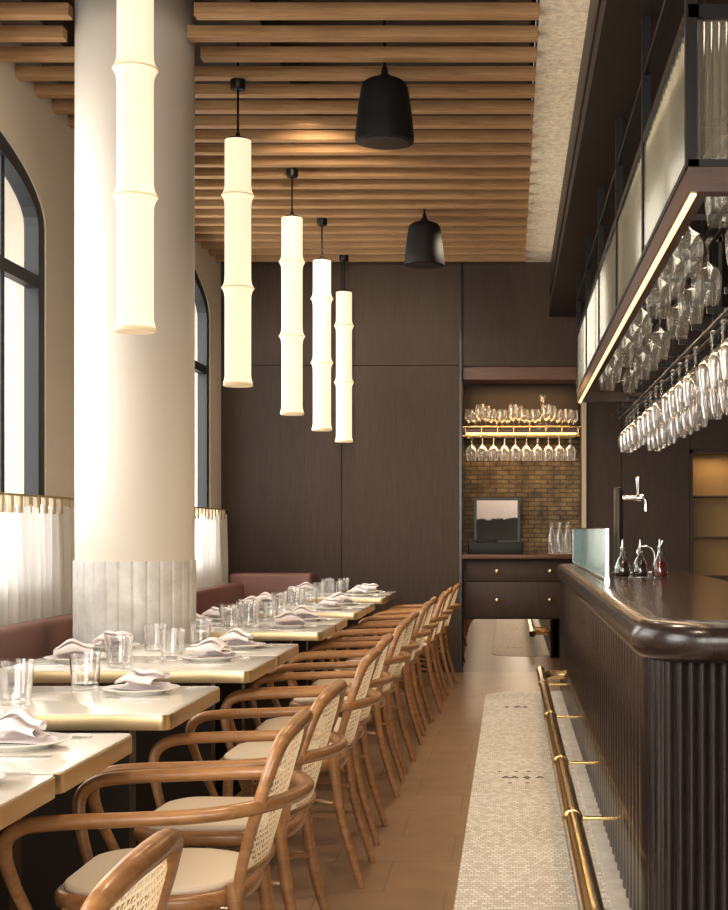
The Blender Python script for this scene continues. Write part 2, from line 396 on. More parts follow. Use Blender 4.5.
g.box(-2.85,NX0,YB+.02,YB+.2,0,ZS); g.box(NX1,1.62,YB+.02,YB+.2,0,ZS); g.box(2.1,2.6,YB+.02,YB+.2,0,ZS); g.box(NX0,NX1,YB+.02,YB+.2,NZ1,ZS)
g.box(1.62,2.1,YB+.02,YB+.2,2.0,ZS); g.box(1.62,2.1,YB+.02,YB+.2,0,.83)
for a,b_ in ((-2.6,-1.515),(-1.515,NX0)):
    panel(a,b_,0,2.76); panel(a,b_,2.76,ZS)
panel(NX0,NX1,NZ1,ZS)
for a,b_ in ((NX1,1.0),(1.0,1.62),(2.1,2.6)): panel(a,b_,0,ZS)
panel(1.62,2.1,2.0,ZS); panel(1.62,2.1,0,.83)
struct('wall_back',g,'dark_panel','dark brown wood panelled wall',cat='wall')
struct('trim_2',G().box(-.455,-.435,YB-.02,YB+.02,0,ZC),'bar_wood','dark vertical trim between wall panels',cat='trim')
struct('wall_right',G().box(2.6,2.8,YF,13.3,0,ZS),'dark_panel','dark wood wall behind the bar',cat='wall')
struct('wall_niche',G().box(NX0-.05,NX1+.05,13.15,13.25,0,2.9),'brick','yellow brick wall inside the back bar niche',cat='wall')
struct('trim_3',G().box(.645,.685,YB-.03,YB+.03,1.3,2.62),'tab','pale vertical post beside the niche',cat='trim')
struct('baseboard_back',G().box(-2.6,NX0,YB-.015,YB+.01,0,.12),'bar_wood','dark baseboard',cat='baseboard')

# ---------------------------------------------------------------- column
c=empty('column',(-1.86,6.95,0),'round cream column with fluted white marble base','column')
obj('shaft',G().lathe([(.288,1.12),(.288,ZS)],64).mesh('shaft','column'),c)
NF=28; n=NF*8; ring_=[]
for i in range(n):
    a=2*pi*i/n; r=.289+.008*abs(math.sin(a*NF/2))**.3; ring_.append((r*math.cos(a),r*math.sin(a)))
v=[(x,y,0) for x,y in ring_]+[(x,y,1.13) for x,y in ring_]
f=[[i,(i+1)%n,n+(i+1)%n,n+i] for i in range(n)]+[[n+i for i in range(n)],list(range(n))[::-1]]
obj('fluted_base',mkmesh('fluted_base',v,f,'marble'),c,label='fluted white marble column base')

# ---------------------------------------------------------------- pendants
z0=2.05; z1=3.34
prof=[]
L=130
for i in range(L+1):
    z=z0+(z1-z0)*i/L
    r=.069
    for q in (2.56,3.05):
        d=abs(z-q); r+=.017*math.exp(-(d/.020)**1.3)
    r+=.009*math.exp(-((z-z0)/.025)**2)
    prof.append((r,z-z0))
prof=[(.05,0)]+prof+[(.03,z1-z0)]
pend=empty('pendant_lamp',(-1.44,5.38,z0),'tall bamboo-shaped glowing opal tube pendant lamp on black cord','pendant lamp','pendant lamps over the tables')
obj('lamp_shade',G().lathe(prof,32).mesh('lamp_shade','shade'),pend)
for q,rr_ in ((0,.078),(2.56-z0,.0875),(3.05-z0,.0875)):
    h_=.006 if q==0 else .002
    obj('shade_ring',G().lathe([(rr_-.003,q-h_*1.6),(rr_,q-h_),(rr_,q+h_),(rr_-.003,q+h_*1.6)],32).mesh('shade_ring','ring'),pend)
obj('cap',G().lathe([(.05,z1-z0),(.05,z1-z0+.012),(.012,z1-z0+.02),(.012,z1-z0+.04)],24).mesh('cap','black'),pend)
obj('cord',G().cyl((0,0,z1-z0+.02),(0,0,ZS-z0),.006,seg=8).mesh('cord','black'),pend)
obj('canopy',G().lathe([(.035,ZC-z0-.05),(.04,ZC-z0-.04),(.04,ZC-z0),(.02,ZC-z0+.02)],24).mesh('canopy','black'),pend)
for y in (7.41,9.25,10.72,12.14): dup(pend,(-1.44,y,z0))
prof=[(.13,0),(.15,.006),(.152,.02),(.146,.09),(.134,.2),(.122,.275),(.112,.305),(.085,.322),(.0,.325)]
sp_=empty('ceiling_speaker',(-.645,7.2,3.27),'matte black bell-shaped ceiling speaker hanging from the slats','ceiling speaker','black speakers on the ceiling')
obj('housing',G().lathe(prof,40).mesh('housing','speaker'),sp_)
obj('grille',G().lathe([(.001,-.001),(.125,-.001),(.125,.004)],40).mesh('grille','bronze'),sp_)
g=G().cyl((0,0,.32),(0,0,.39),.022,.014); g.tube([(-.03,0,.32),(-.028,0,.345),(0,0,.355),(.028,0,.345),(.03,0,.32)],.005,8)
g.cyl((0,0,.38),(0,0,ZS-3.27),.008)
obj('stem',g.mesh('stem','black'),sp_)
dup(sp_,(-.645,10.55,3.27))

# ---------------------------------------------------------------- banquette
bq=empty('banquette',(-2.3,7,0),'rose-brown leather banquette along the window wall','banquette')
def part_slab(name,x0,x1,y0,y1,z0,z1,mat,parent,off,**k):
    return obj(name,G().slab(x0-off[0],x1-off[0],y0-off[1],y1-off[1],z0-off[2],z1-off[2],**k).mesh(name,mat),parent)
off=(-2.3,7,0)
part_slab('backrest',-2.46,-2.33,1.5,12.5,.3,.82,'plum',bq,off,R=.03,nose=.03)
for a,b_ in ((1.5,3.2),(3.2,4.9),(4.9,6.55),(7.3,9.0),(9.0,10.6),(10.6,12.2)):
    part_slab('seat',-2.33,-1.9,a+.005,b_-.005,.3,.46,'plum',bq,off,R=.04,nose=.03)
part_slab('plinth',-2.40,-1.98,1.5,6.5,0,.3,'bronze',bq,off,R=.005,nose=.004)
part_slab('plinth',-2.40,-1.98,7.35,12.4,0,.3,'bronze',bq,off,R=.005,nose=.004)
part_slab('end_panel',-2.46,-1.74,12.25,12.5,0,.90,'plum',bq,off,R=.03,nose=.03)

def curtain(y0,y1,idx):
    N=int((y1-y0)*70); v=[];f=[]; rows=10
    for j in range(rows+1):
        t=j/rows
        for i in range(N+1):
            s=(y1-y0)*i/N
            amp=.016+.014*t
            x=amp*math.sin(s*2*pi/.11+.9*math.sin(s*3+idx))+.008*math.sin(s*37+t*2)
            z=-.72*t
            if j==0: z+=-.012+.012*math.cos(s*2*pi/.19)
            v.append((x,s,z))
    for j in range(rows):
        for i in range(N):
            a=j*(N+1)+i; f.append([a,a+1,a+N+2,a+N+1])
    return mkmesh('cloth',v,f,'curtain',True)
tab=G().box(-.012,.012,-.022,.022,-.05,.035).mesh('heading_tab','tab',False)
for k,(a,b_) in enumerate(((4.7,6.4),(6.42,8.1),(8.7,10.5),(10.52,12.45))):
    r=empty('cafe_curtain',(-2.53,a,1.42),'pleated sheer white linen cafe curtain with beige heading tabs','curtain','cafe curtains at the windows')
    obj('cloth',curtain(a,b_,k),r)
    n=int((b_-a)/.13)
    for i in range(n+1): obj('heading_tab',tab,r,loc=(0,.02+i*.13,0))
for a,b_ in ((4.6,8.2),(8.6,12.55)):
    r=empty('curtain_rod',(-2.53,(a+b_)/2,1.461),'slim brass curtain rod','curtain rod','curtain rods')
    h=(b_-a)/2; g=G().cyl((0,-h,0),(0,h,0),.006)
    obj('rod',g.mesh('rod','brass_dull'),r)
    for yy in (-h+.1,h-.1):
        obj('bracket',G().cyl((0,0,0),(-.07,0,0),.006).mesh('bracket','brass_dull'),r,loc=(0,yy,0))

# ---------------------------------------------------------------- tables
TX0,TX1=-1.95,-.98
tables=[(2.2,3.045),(3.05,3.66),(4.03,4.76),(5.28,5.90),(5.91,6.53),(7.3,7.88),(7.89,8.47),(9.0,9.6),(9.61,10.2),(10.9,11.5),(11.51,12.1)]
for (a,b_) in tables:
    cy=(a+b_)/2; cx=(TX0+TX1)/2; hx=(TX1-TX0)/2; hy=(b_-a)/2
    t=empty('dining_table',(cx,cy,0),'cream lacquered dining table with brushed brass edge','table','dining tables in a row')
    obj('edge_band',G().slab(-hx,hx,-hy,hy,.702,.746,R=.035,nose=.0015).mesh('edge_band','brass_dull'),t)
    obj('tabletop',G().slab(-hx+.003,hx-.003,-hy+.003,hy-.003,.737,.75,R=.032,nose=.0015).mesh('tabletop','table_top'),t)
    obj('pedestal',G().box(-.28,.28,-.04,.04,.03,.702).mesh('pedestal','bronze',False),t)
    obj('base_plate',G().slab(-.36,.36,-.24,.24,0,.03,R=.03,nose=.006).mesh('base_plate','bronze'),t)

# ---------------------------------------------------------------- chairs
CX=-.825; K_=.95
ch=empty('dining_chair',(CX,3.38,0),'bentwood armchair with cane back and cream leather seat','chair','bentwood armchairs along the tables',rot=(0,0,pi/2))
def mir(p): return [(-x,y,z) for (x,y,z) in p]
half=[(.175,-.195,.42),(.190,-.218,.53),(.204,-.25,.64),(.206,-.278,.725),(.175,-.300,.79),(.095,-.318,.818),(0,-.326,.826)]
path=half+mir(half[:-1])[::-1]
rr=[.014,.014,.015,.016,.018,.020,.021]; rr=[q*K_ for q in rr+rr[:-1][::-1]]
obj('back_frame',G().tube(path,rr,12,6).mesh('back_frame','chair'),ch)
g=G().tube([(.185,-.208,.49),(.1,-.232,.49),(0,-.24,.49),(-.1,-.232,.49),(-.185,-.208,.49)],.010,10,5)
obj('back_rail',g.mesh('back_rail','chair'),ch)
NU,NV=16,14; v=[];f=[]
for j in range(NV+1):
    t=j/NV; z=.495+.315*t
    yb=-.212-.092*t; 
    wd=.184+.020*math.sin(t*pi*.8)
    if t>.8: wd-=.08*((t-.8)/.2)**2
    for i in range(NU+1):
        u=-1+2*i/NU
        v.append((u*wd,yb-.028*(1-u*u)+.004*t,z-.012*t*t*u*u))
for j in range(NV):
    for i in range(NU):
        a=j*(NU+1)+i; f.append([a,a+1,a+NU+2,a+NU+1])
me=mkmesh('cane_back',v,f,'cane',True)
uvl=me.uv_layers.new(name='UVMap')
for p in me.polygons:
    for li in p.loop_indices:
        vi=me.loops[li].vertex_index; uvl.data[li].uv=((vi%(NU+1))/NU,(vi//(NU+1))/NV)
obj('cane_back',me,ch,label='woven cane back panel')
half=[(.198,.20,.27),(.222,.245,.38),(.252,.285,.49),(.272,.298,.575),(.280,.262,.618),(.284,.18,.632),(.285,0,.640),(.275,-.13,.645),(.235,-.23,.652),(.14,-.300,.655),(0,-.333,.657)]
path=half+mir(half[:-1])[::-1]
rr=[.012,.014,.016,.018,.019,.019,.018,.018,.018,.018,.018]; rr=[q*K_ for q in rr+rr[:-1][::-1]]
obj('armrest',G().tube(path,rr,12,6).mesh('armrest','chair'),ch)
obj('seat_frame',G().slab(-.225,.225,-.22,.235,.410,.45,R=[.19,.19,.12,.12],nose=.015).mesh('seat_frame','chair'),ch)
obj('seat',G().slab(-.205,.205,-.20,.215,.445,.468,R=[.17,.17,.10,.10],nose=.012,dome=.012).mesh('seat','cushion'),ch,label='cream leather seat pad')
for (p0,p1,pm) in (((.185,.18,.42),(.20,.215,0),(.19,.192,.2)),((-.185,.18,.42),(-.20,.215,0),(-.19,.192,.2)),
                   ((.175,-.19,.47),(.186,-.295,0),(.178,-.222,.25)),((-.175,-.19,.47),(-.186,-.295,0),(-.178,-.222,.25))):
    obj('leg',G().tube([p0,pm,p1],[.019,.017,.013],12,6).mesh('leg','chair'),ch)
g=G().tube([(.17,.16,.30),(.15,.0,.33),(.17,-.20,.30),(0,-.17,.33),(-.17,-.20,.30),(-.15,0,.33),(-.17,.16,.30),(0,.14,.33)],.008,8,6,closed=True)
obj('stretcher',g.mesh('stretcher','chair'),ch)
for y in (2.0,4.06,5.2,5.88,6.9,7.55,8.5,9.15,10.0,10.65,11.5):
    dup(ch,(CX+random.uniform(-.012,.012)+max(0,y-8.5)*.022,y,0),(0,0,pi/2+random.uniform(-.06,.06)))

# ---------------------------------------------------------------- tableware
TZ=.7505
plate_me=G().lathe([(.0,.004),(.07,.004),(.072,.0),(.078,.0),(.085,.008),(.122,.016),(.125,.019),(.12,.02),(.085,.012),(.0,.010)],40).mesh('plate','white')
tum=G().lathe([(.0,0),(.038,0),(.042,.004),(.050,.11),(.0512,.113),(.0495,.113),(.041,.018),(.0,.014)],28).mesh('tumbler','glass')
def cr_interp(P,n):
    Q=[]
    for i in range(len(P)-1):
        p1=Vector(P[i]);p2=Vector(P[i+1]);p0=Vector(P[i-1]) if i else p1*2-p2;p3=Vector(P[i+2]) if i+2<len(P) else p2*2-p1
        for k in range(n):
            t=k/n; Q.append(.5*((2*p1)+(p2-p0)*t+(2*p0-5*p1+4*p2-p3)*t*t+(3*p1-p0-3*p2+p3)*t**3))
    Q.append(Vector(P[-1])); return Q
def napkin_mesh(seed):
    cs=[(-.060,.003),(-.02,.003),(.03,.003),(.058,.010),(.062,.024),(.03,.028),(-.02,.024),(-.052,.029),(-.058,.044),(-.035,.052),(.005,.046),(.035,.044),(.050,.053),(.040,.066),(.012,.069),(-.010,.060)]
    cs=cr_interp([(a,b,0) for a,b in cs],4)
    N=34; v=[];f=[]; K=len(cs)
    for i in range(N+1):
        t=i/N; x=-.085+.17*t
        for k,p in enumerate(cs):
            lv=p.y/.069
            y=p.x*(.82+.16*math.cos((t-.5)*3+seed)+.06*math.sin(t*9+seed))
            y+=.012*math.sin((t-.5)*5+seed)*(.4+lv)
            z=p.y*(.72+.30*math.sin(t*pi))*(1+.12*math.sin(t*8+lv*3+seed))
            xx=x*(1-.15*lv)+.012*math.sin(lv*4+seed)
            v.append((xx,y,max(z,.002)))
    for i in range(N):
        for k in range(K-1):
            a=i*K+k; f.append([a,a+1,a+K+1,a+K])
    me=mkmesh('napkin',v,f,'linen',True)
    for p in me.polygons: p.use_smooth=True
    return me
naps=[napkin_mesh(s) for s in (.5,2.1,4.0)]
def flat(name,outline,th,mat):
    n=len(outline); v=[(x,y,0) for x,y in outline]+[(x,y,th) for x,y in outline]
    f=[list(range(n))[::-1],[n+i for i in range(n)]]+[[i,(i+1)%n,n+(i+1)%n,n+i] for i in range(n)]
    return mkmesh(name,v,f,mat)
knife=flat('knife',[(-.006,-.10),(.006,-.10),(.007,-.02),(.004,0),(.009,.01),(.010,.07),(.004,.105),(-.006,.11),(-.006,.0),(-.007,-.02)],.003,'chrome')
fork=flat('fork',[(-.006,-.10),(.006,-.10),(.003,.03),(.010,.05),(.011,.10),(.008,.10),(.007,.06),(.0045,.06),(.004,.10),(.001,.10),(.001,.06),(-.001,.06),(-.001,.10),(-.004,.10),(-.0045,.06),(-.007,.06),(-.008,.10),(-.011,.10),(-.010,.05),(-.003,.03)],.003,'chrome')
def place(x,y,side,nap=0,cut=True):
    obj('plate',plate_me,None,(x,y,TZ),label='round white china plate on a cream table',cat='plate',group='plates on the tables')
    obj('napkin',naps[nap%3],None,(x,y,TZ+.0125),(0,0,random.uniform(-.5,.5)),label='folded pale linen napkin lying on a plate',cat='napkin',group='napkins on the plates')
    if cut:
        obj('fork',fork,None,(x+.03*side,y-.155,TZ+.0005),(0,0,pi/2 if side>0 else -pi/2),label='polished steel fork beside a plate',cat='fork',group='forks on the tables')
        obj('knife',knife,None,(x+.03*side,y+.155,TZ+.0005),(0,0,pi/2 if side>0 else -pi/2),label='polished steel knife beside a plate',cat='knife',group='knives on the tables')
def tumbler(x,y,s=1.0):
    o=obj('tumbler',tum,None,(x,y,TZ),(0,0,0),label='clear glass water tumbler on a cream table',cat='glass',group='tumblers on the tables'); o.scale=(s,s,s)
place(-1.17,2.88,1,0); place(-1.2,3.42,1,1)
place(-1.2,4.55,1,2); place(-1.22,5.7,1,0); place(-1.22,6.28,1,1); place(-1.75,5.65,-1,1); place(-1.78,6.25,-1,2); place(-1.75,4.4,-1,1,False)
for i,(a,b_) in enumerate(tables[5:]):
    c_=(a+b_)/2
    place(-1.2,c_,1,i); place(-1.72,c_,-1,i+1)
for (x,y) in [(-1.557,4.42),(-1.42,4.68),(-1.50,5.38),(-1.55,6.12),(-1.40,5.80),(-1.42,6.42),(-1.55,5.53),(-1.49,4.22)]: tumbler(x,y,1.05)
for (a,b_) in tables[5:]:
    c_=(a+b_)/2
    for (x,dy) in ((-1.50,-.12),(-1.42,.1),(-1.56,.16)): tumbler(x+random.uniform(-.02,.02),c_+dy,random.choice((.95,1.05)))

# ---------------------------------------------------------------- bar
BX,BY0,BY1=.435,4.2,11.3
ox,oy=(BX+1.1)/2,7.7
bar=empty('bar_counter',(ox,oy,0),'long dark wood bar counter with fluted front and rounded top','bar counter')
R=.07; pts=[]
def addseg(p,q,step=.003):
    n=max(1,int((Vector(q)-Vector(p)).length/step))
    for i in range(n): pts.append(Vector(p).lerp(Vector(q),i/n))
addseg((BX,BY1),(BX,BY0+R),.006); nside=len(pts)
n=int(R*pi/2/.003)
for i in range(n):
    a=pi+.5*pi*i/n; pts.append(Vector((BX+R+R*math.cos(a),BY0+R+R*math.sin(a))))
addseg((BX+R,BY0),(1.12,BY0)); pts.append(Vector((1.12,BY0)))
lens=[0]
for i in range(1,len(pts)): lens.append(lens[-1]+(pts[i]-pts[i-1]).length)
Ls=lens[nside]; pitch1=Ls/round(Ls/.13); V=[]
for i,p in enumerate(pts):
    t=(pts[min(i+1,len(pts)-1)]-pts[max(i-1,0)]).normalized()
    if i<=nside: o_=.034*abs(math.sin(pi*lens[i]/pitch1))**.45
    else: o_=.018*abs(math.sin(pi*(lens[i]-Ls)/.033))**.6
    V.append(p-Vector((-t.y,t.x))*o_)
n=len(V)
v=[(p.x-ox,p.y-oy,.0) for p in V]+[(p.x-ox,p.y-oy,.90) for p in V]
f=[[i,i+1,n+i+1,n+i] for i in range(n-1)]
obj('fluted_front',mkmesh('fluted_front',v,f,'bar_wood',True),bar,label='dark fluted wood bar front')
g=G().slab(BX+.04-ox,1.12-ox,BY0+.03-oy,BY1-oy,.005,.9,R=[.05,.01,.01,.01],nose=.002,nk=1)
obj('body',g.mesh('body','bar_wood'),bar)
obj('bullnose_edge',G().slab(.372-ox,1.18-ox,4.08-oy,11.36-oy,.885,1.008,R=[.24,.05,.05,.05],nose=.055,nk=8,ck=16).mesh('bullnose_edge','bar_nose'),bar,label='thick black-brown rounded bar edge')
obj('countertop',G().slab(.46-ox,1.14-ox,4.17-oy,11.3-oy,.99,1.012,R=[.17,.03,.03,.03],nose=.002,nk=1,ck=12).mesh('countertop','bar_top'),bar,label='glossy brown wood bar top')
g=G().tube([(0,-4.2,.2),(0,3.2,.2),(0,3.36,.2),(.03,3.43,.2),(.10,3.45,.2),(.2,3.45,.2)],.033,20,4)
fr=obj('foot_rail',g.mesh('foot_rail','brass'),bar,loc=(.235-ox,7.0-oy,0),label='polished brass foot rail')
g=G().lathe([(.034,-.022),(.038,-.02),(.038,.02),(.034,.022)],24,c=(0,0,.2),axis='y')
g.cyl((0,0,.2),(.20,0,.2),.008); g.lathe([(.018,.184),(.018,.190),(.012,.195)],20,c=(0,0,.2),axis='x')
brk=g.mesh('bracket','brass')
for yb in (5.25,6.5,8.1,9.8): obj('bracket',brk,fr,loc=(0,yb-7,0))
sc=empty('glass_screen',(.50,9.2,1.013),'low pale aqua reeded glass screen standing on the bar','glass screen')
v=[];n=120
for i in range(n+1):
    y=-1.9+3.8*i/n; v.append((.012*(i%2),y))
vv=[(x,y,.012) for x,y in v]+[(x,y,.275) for x,y in v]
obj('glass_panel',mkmesh('glass_panel',vv,[[i,i+1,n+2+i,n+1+i] for i in range(n)],'milk2',False),sc)
g=G().box(-.008,.018,-1.92,1.92,0,.014).box(-.004,.014,-1.915,-1.905,0,.28).box(-.004,.014,1.905,1.915,0,.28).box(-.004,.014,-1.915,1.915,.274,.280)
obj('channel',g.mesh('channel','chrome',False),sc)
def carafe(x,y,mat,label):
    c_=empty('bottle',(x,y,1.0125),label,'bottle','small bottles on the bar')
    obj('liquid',G().lathe([(.0,.006),(.040,.006),(.043,.012),(.043,.055),(.030,.09),(.0,.091)],24).mesh('liquid',mat),c_)
    obj('glass_body',G().lathe([(.0,0),(.044,0),(.047,.006),(.047,.060),(.032,.098),(.016,.122),(.013,.155),(.016,.16)],24).mesh('glass_body','glass'),c_)
    obj('pourer',G().lathe([(.014,.152),(.016,.170),(.008,.175),(.006,.20),(.004,.215)],16).mesh('pourer','chrome'),c_)
carafe(.635,7.9,'sauce','small glass dasher bottle with dark brown liquid and metal pourer')
carafe(.735,7.9,'sauce','small glass dasher bottle with dark brown liquid and metal pourer')
carafe(.845,7.9,'wine','small glass dasher bottle with red liquid and metal pourer')
bt=empty('beer_tap',(.65,8.4,1.0125),'dark beer tap column with chrome taps','beer tap')
g=G().lathe([(.045,0),(.045,.01),(.028,.02),(.028,.50),(.024,.52),(.001,.525)],24); obj('tap_column',g.mesh('tap_column','bronze'),bt)
g=G().cyl((0,0,.46),(.13,0,.46),.016); g.lathe([(.022,-.02),(.024,0),(.022,.02)],16,c=(.13,0,.46),axis='x')
g.tube([(.13,0,.46),(.155,0,.455),(.165,0,.43),(.165,0,.38)],.011,10,4)
obj('faucet',g.mesh('faucet','chrome'),bt)
g=G().lathe([(.008,.46),(.009,.50),(.014,.53),(.016,.58),(.008,.59)],16,c=(.12,0,0)); obj('handle',g.mesh('handle','chrome'),bt)
g=G().slab(.05,.20,-.08,.08,0,.02,R=.01,nose=.004); obj('drip_tray',g.mesh('drip_tray','chrome'),bt)
sf=empty('bar_faucet',(.92,8.9,1.0125),'curved chrome bar faucet','faucet')
g=G().lathe([(.025,0),(.025,.01),(.012,.02)],16); g.tube([(0,0,0),(0,0,.10),(-.02,0,.15),(-.06,0,.165),(-.10,0,.15),(-.11,0,.12)],.008,10,5); obj('spout',g.mesh('spout','chrome'),sf)
g=G().cyl((0,0,.06),(.05,0,.20),.005); obj('lever',g.mesh('lever','chrome'),sf)

# ---------------------------------------------------------------- gantry
gx0,gx1,gy0,gy1=.50,1.35,3.93,10.43; gz0,gz1=2.23,2.72
ga=empty('bar_gantry',(gx0,gy0,2.15),'black metal gantry with frosted glass panels above the bar','hanging shelf')
o3=(gx0,gy0,2.15)
def gb(name,boxes,mat,label=None,par=None):
    g=G()
    for b_ in boxes: g.box(b_[0]-o3[0],b_[1]-o3[0],b_[2]-o3[1],b_[3]-o3[1],b_[4]-o3[2],b_[5]-o3[2])
    return obj(name,g.mesh(name,mat,False),par or ga,label=label)
gb('beam',[(gx0,gx0+.06,gy0,gy1,gz0,gz0+.07),(gx0+.06,gx1,gy0,gy0+.06,gz0,gz0+.07),(gx0+.06,gx1,gy1-.06,gy1,gz0,gz0+.07),(gx1-.06,gx1,gy0+.06,gy1-.06,gz0,gz0+.07)],'beam_wood','brown wood lower beam')
gb('light_strip',[(gx0+.010,gx0+.026,gy0+.02,gy1-.02,gz0-.006,gz0)],'warm_led','warm glowing light strip')
posts=[gy0+1.3*i for i in range(6)]
for y in posts:
    yy=min(y,gy1-.035); gb('post',[(gx0-.006,gx0+.026,yy,yy+.035,gz0+.07,3.21)],'black'); gb('post',[(gx1-.03,gx1,yy,yy+.022,gz0+.07,3.21)],'black')
gb('top_rail',[(gx0-.004,gx0+.03,gy0-.004,gy1,gz1,gz1+.035),(gx0,gx1,gy0-.004,gy0+.03,gz1,gz1+.035),(gx0,gx1,gy1-.03,gy1,gz1,gz1+.035)],'black')
gb('bottom_rail',[(gx0-.004,gx0+.03,gy0-.004,gy1,gz0+.07,gz0+.09),(gx0,gx1,gy0-.004,gy0+.03,gz0+.07,gz0+.09)],'black')
gb('guard_rail',[(gx0,gx0+.02,gy0,gy1,2.98,3.0)],'black')
for i in range(5):
    a=posts[i]+.036; b_=posts[i+1]-.004
    n=int((b_-a)/.035); P_=[(gx0+.002+.020*(j%2),a+(b_-a)*j/n) for j in range(n+1)]
    vv=[(x-o3[0],y-o3[1],gz0+.07-o3[2]) for x,y in P_]+[(x-o3[0],y-o3[1],gz1-o3[2]) for x,y in P_]
    obj('glass_panel',mkmesh('glass_panel',vv,[[j,j+1,n+2+j,n+1+j] for j in range(n)],'milk',False),ga,label='frosted reeded glass panel')
for (a,b_) in ((gx0+.024,.92),(.94,gx1-.03)):
    n=int((b_-a)/.003)
    P_=[(a+(b_-a)*i/n,.012+.014*abs(math.sin(pi*(i*.003)/.021))) for i in range(n+1)]
    vv=[(x-o3[0],y,gz0+.07-o3[2]) for x,y in P_]+[(x-o3[0],y,gz1-o3[2]) for x,y in P_]
    obj('reeded_panel',mkmesh('reeded_panel',vv,[[i,i+1,n+2+i,n+1+i] for i in range(n)],'reed',True),ga,label='reeded glass panel')
gb('mullion',[(.92,.94,gy0,gy0+.02,gz0+.07,gz1)],'black')
rows_low=[.84,1.02]; rows_up=[.70,.88]
r_=empty('glass_rack',(.87,7.3,2.1),'black metal two-tier stemware rack hanging above the bar','glass rack')
for z,rows,x0,x1 in ((2.106,rows_low,.76,1.12),(2.566,rows_up,.62,.96)):
    def rb(name,b_):
        return obj(name,G().box(b_[0]-.87,b_[1]-.87,b_[2]-7.3,b_[3]-7.3,b_[4]-2.1,b_[5]-2.1).mesh(name,'black',False),r_)
    for x in rows:
        for s_ in (-.024,.024): rb('rail',(x+s_-.009,x+s_+.009,4.3,10.4,z-.008,z))
    y=4.5
    while y<10.4:
        rb('crossbar',(x0,x1,y,y+.02,z+.010,z+.034)); y+=.45
    for y in (4.5,6.3,8.1,9.9):
        for x in ((.94,1.106) if z<2.3 else (.62,)): rb('hanger',(x,x+.014,y,y+.014,z+.02,3.2))
wg=G().lathe([(.0,.0),(.034,.0),(.035,.002),(.006,.006),(.004,.02),(.004,.070),(.010,.080),(.034,.096),(.047,.122),(.048,.150),(.044,.185),(.038,.218),(.0365,.218),(.042,.184),(.046,.150),(.045,.124),(.032,.100),(.0,.088)],28).mesh('wine_glass','wine_glass')
def hang(x,y,ztop,s=1,grp='wine glasses hanging above the bar'):
    o=obj('wine_glass',wg,None,(x,y,ztop),(pi,0,0),label='clear stemmed wine glass hanging upside down from a rack',cat='wine glass',group=grp); o.scale=(s,s,s)
cnt=0
for ri,x in enumerate(rows_low):
    y=x*1400/225-.3+.12*ri
    while y<10.3:
        hang(x,y,2.1065,1.22); cnt+=1
        y+=.30+(.22 if cnt%4==0 else 0)
for ri,x in enumerate(rows_up):
    y=x*1400/225-.3+.15*ri
    while y<10.3:
        hang(x,y,2.5665,1.30); cnt+=1
        y+=.55+(.35 if cnt%3==0 else 0)
print('hanging',cnt)

# ---------------------------------------------------------------- back bar niche
bc=empty('back_bar_cabinet',(.1,12.9,0),'dark wood back bar cabinet with drawers and wood counter','cabinet')
oc=(.1,12.9,0)
def cb(name,x0,x1,y0,y1,z0,z1,mat,parent=None,label=None,n=.004):
    return obj(name,G().slab(x0-oc[0],x1-oc[0],y0-oc[1],y1-oc[1],z0,z1,R=.004,nose=n,nk=2,ck=2).mesh(name,mat),parent or bc,label=label)
cb('body',-.42,.63,12.66,13.14,.47,1.02,'dark_panel')
cb('counter',-.43,.64,12.56,13.15,1.02,1.06,'red_wood',label='reddish wood counter')
obj('mirror_panel',G().box(-.42-oc[0],.63-oc[0],12.64-oc[1],12.68-oc[1],.0,.475).mesh('mirror_panel','mirror',False),bc,label='mirrored plinth')
for x0,x1 in ((-.40,.60),):
    for za,zb in ((.82,1.0),(.49,.81)):
        d=cb('drawer',x0,x1,12.64,12.665,za,zb,'dark_panel')
        for kx in (-.12,.36):
            obj('knob',G().lathe([(.008,0),(.008,-.02),(.016,-.025),(.014,-.036),(.002,-.038)],16,c=(kx-oc[0],12.64-oc[1],(za+zb)/2),axis='y').mesh('knob','brass'),d)
sh=empty('glass_shelf',(.1,12.9,2.16),'reddish wood shelf with brass rail in the niche','shelf')
obj('shelf_board',G().box(-.53,.54,-.26,.24,0,.03).mesh('shelf_board','red_wood',False),sh)
g=G().cyl((-.53,-.27,.05),(.54,-.27,.05),.008).cyl((-.53,-.27,-.03),(.54,-.27,-.03),.010)
for i in range(8): g.cyl((-.5+i*.145,-.27,-.03),(-.5+i*.145,-.27,.05),.005)
obj('brass_rail',g.mesh('brass_rail','brass'),sh)
g=G()
for x in [-.45+.1*i for i in range(10)]: g.box(x-.018,x-.014,-.2,.2,-.03,-.022).box(x+.014,x+.018,-.2,.2,-.03,-.022)
g.box(-.5,.5,-.18,-.17,-.022,.0).box(-.5,.5,.17,.18,-.022,0)
obj('rack',g.mesh('rack','brass',False),sh)
obj('top_board',G().box(-.53,.54,-.25,.24,2.64-2.16,2.755-2.16).mesh('top_board','red_wood',False),sh)
obj('back_panel',G().box(-.53,.54,.20,.24,.03,2.64-2.16).mesh('back_panel','soffit_wood',False),sh)
obj('light_strip',G().box(-.5,.5,-.24,-.225,-.012,0).mesh('light_strip','warm_led',False),sh)
for i in range(10):
    x=.1-.47+.1*i
    for yy,dx in ((12.71,0),(12.85,.05)):
        if dx and abs(x+dx-.30)<.07: continue
        o=obj('wine_glass',wg,None,(x+dx,yy,2.1905),label='stemmed wine glass standing on the niche shelf',cat='wine glass',group='wine glasses on the niche shelf'); o.scale=(.95,.95,.85+.2*(i%3==1))
for i in range(10): hang(.1-.45+.1*i,12.8,2.139,1.04,'wine glasses hanging in the niche')
